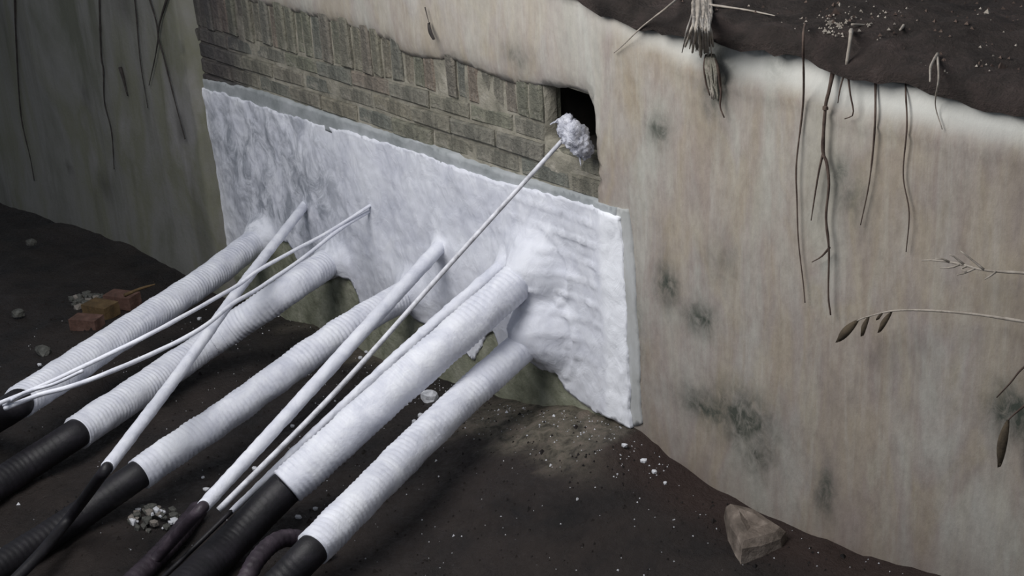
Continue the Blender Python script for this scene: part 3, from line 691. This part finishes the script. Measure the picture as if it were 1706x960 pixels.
def heap(px, py, sx, sy, n, smin, smax, m, label):
    c = rest(px, py, 0); root_ = empty('rubble_heap', c, label, 'rubble')
    for k in range(n):
        a = random.uniform(0, 6.28); q = math.sqrt(random.random()); x = c[0] + math.cos(a) * q * sx; y = c[1] + math.sin(a) * q * sy; s = random.uniform(smin, smax)
        z = ground(x, y) + (1 - q) * .03 + s * .3
        lump('rubble_stone', (x, y, z), (s, s * random.uniform(.6, 1), s * random.uniform(.5, .9)), random.choice(m), k, root_, 1, .5, org=(x, y, z))
heap(258, 868, .085, .07, 60, .006, .020, [MST, MST2, MST2, MST2, MST2, MPL], 'small heap of broken grey rubble in front of the middle cable')
heap(150, 500, .13, .08, 46, .010, .026, [MST2, MST2, MST], 'heap of dark grey rubble behind the ochre brick piece')
for (x, y, s) in [(343, 816, .013), (338, 796, .008), (344, 838, .011), (700, 692, .014), (690, 702, .010), (332, 531, .012), (66, 608, .012), (384, 790, .009), (424, 781, .012), (487, 710, .010), (545, 780, .007), (1010, 733, .010), (1040, 742, .012), (1072, 768, .012), (1090, 786, .011), (1108, 805, .008), (990, 686, .012), (1035, 700, .008), (497, 862, .012), (525, 848, .010), (276, 622, .009), (600, 596, .012), (610, 586, .009), (262, 795, .010)]:
    fin(lump('plaster_lump', rest(x, y, s * .3), (s, s * .8, s * .7), MPL, x, sub=1, rz=x), 'small white plaster lump dropped on the dark soil', 'plaster', 'white plaster lumps scattered on the soil')
def crumbs(name, pts, m, label, smin, smax):
    vs, fs = [], []
    T = [(1, 0, -.4), (-.5, .87, -.4), (-.5, -.87, -.4), (0, 0, .7)]
    for (x, y, z) in pts:
        s = random.uniform(smin, smax) * (2.2 if random.random() < .06 else 1); a = random.uniform(0, 6.28); b = len(vs); c_, s_ = math.cos(a), math.sin(a)
        for t in T: vs.append((x + s * (t[0] * c_ - t[1] * s_), y + s * (t[0] * s_ + t[1] * c_), z + s * t[2] + s * .25))
        fs += [(b, b + 1, b + 3), (b + 1, b + 2, b + 3), (b + 2, b, b + 3), (b, b + 2, b + 1)]
    return fin(mesh(name, vs, fs, m, False), label, 'debris', kind='stuff')
pts = []
for k in range(700):
    x = random.uniform(-1.6, 2.4); y = -abs(random.gauss(.0, .75)); pts.append((x, y, ground(x, y)))
for k in range(260):
    x = random.uniform(-.4, 1.3); y = -abs(random.gauss(0, .10)) - .02; pts.append((x, y, ground(x, y)))
crumbs('plaster_crumbs', pts, MPL, 'fine white plaster crumbs sprinkled over the dark soil', .0014, .0036)
pts = [(x, y, ground(x, y)) for x, y in [(random.uniform(-2, 2.4), -abs(random.gauss(0, 1.0)) - .02) for k in range(2600)]]
crumbs('soil_clods', pts, MSO, 'dark crumbly soil clods on the pit floor', .002, .006)
pts = []
for k in range(900):
    x = random.uniform(.5, 3.0); y = random.uniform(.06, .9) ; pts.append((x, y, bank_z(x, y - .01)))
crumbs('bank_litter', pts, MRO, 'brown leaf and root litter on the bank', .003, .007)
pts = [p for p in pts if random.random() < .10]
for cx_, cy__, sx_, sy__, n_ in [(1390, 32, 26, 12, 60), (1540, 72, 45, 10, 60), (1440, 22, 60, 16, 50), (1330, 20, 40, 14, 20), (1640, 60, 50, 40, 30)]:
    for k in range(n_):
        q = onz(random.gauss(cx_, sx_ * .6), random.gauss(cy__, sy__ * .7), 1.5)
        if q[1] > .02: pts.append((q[0], q[1], bank_z(q[0], q[1] - .01)))
crumbs('bank_pebbles', pts, MROL, 'pale grit scattered on the bank', .002, .005)
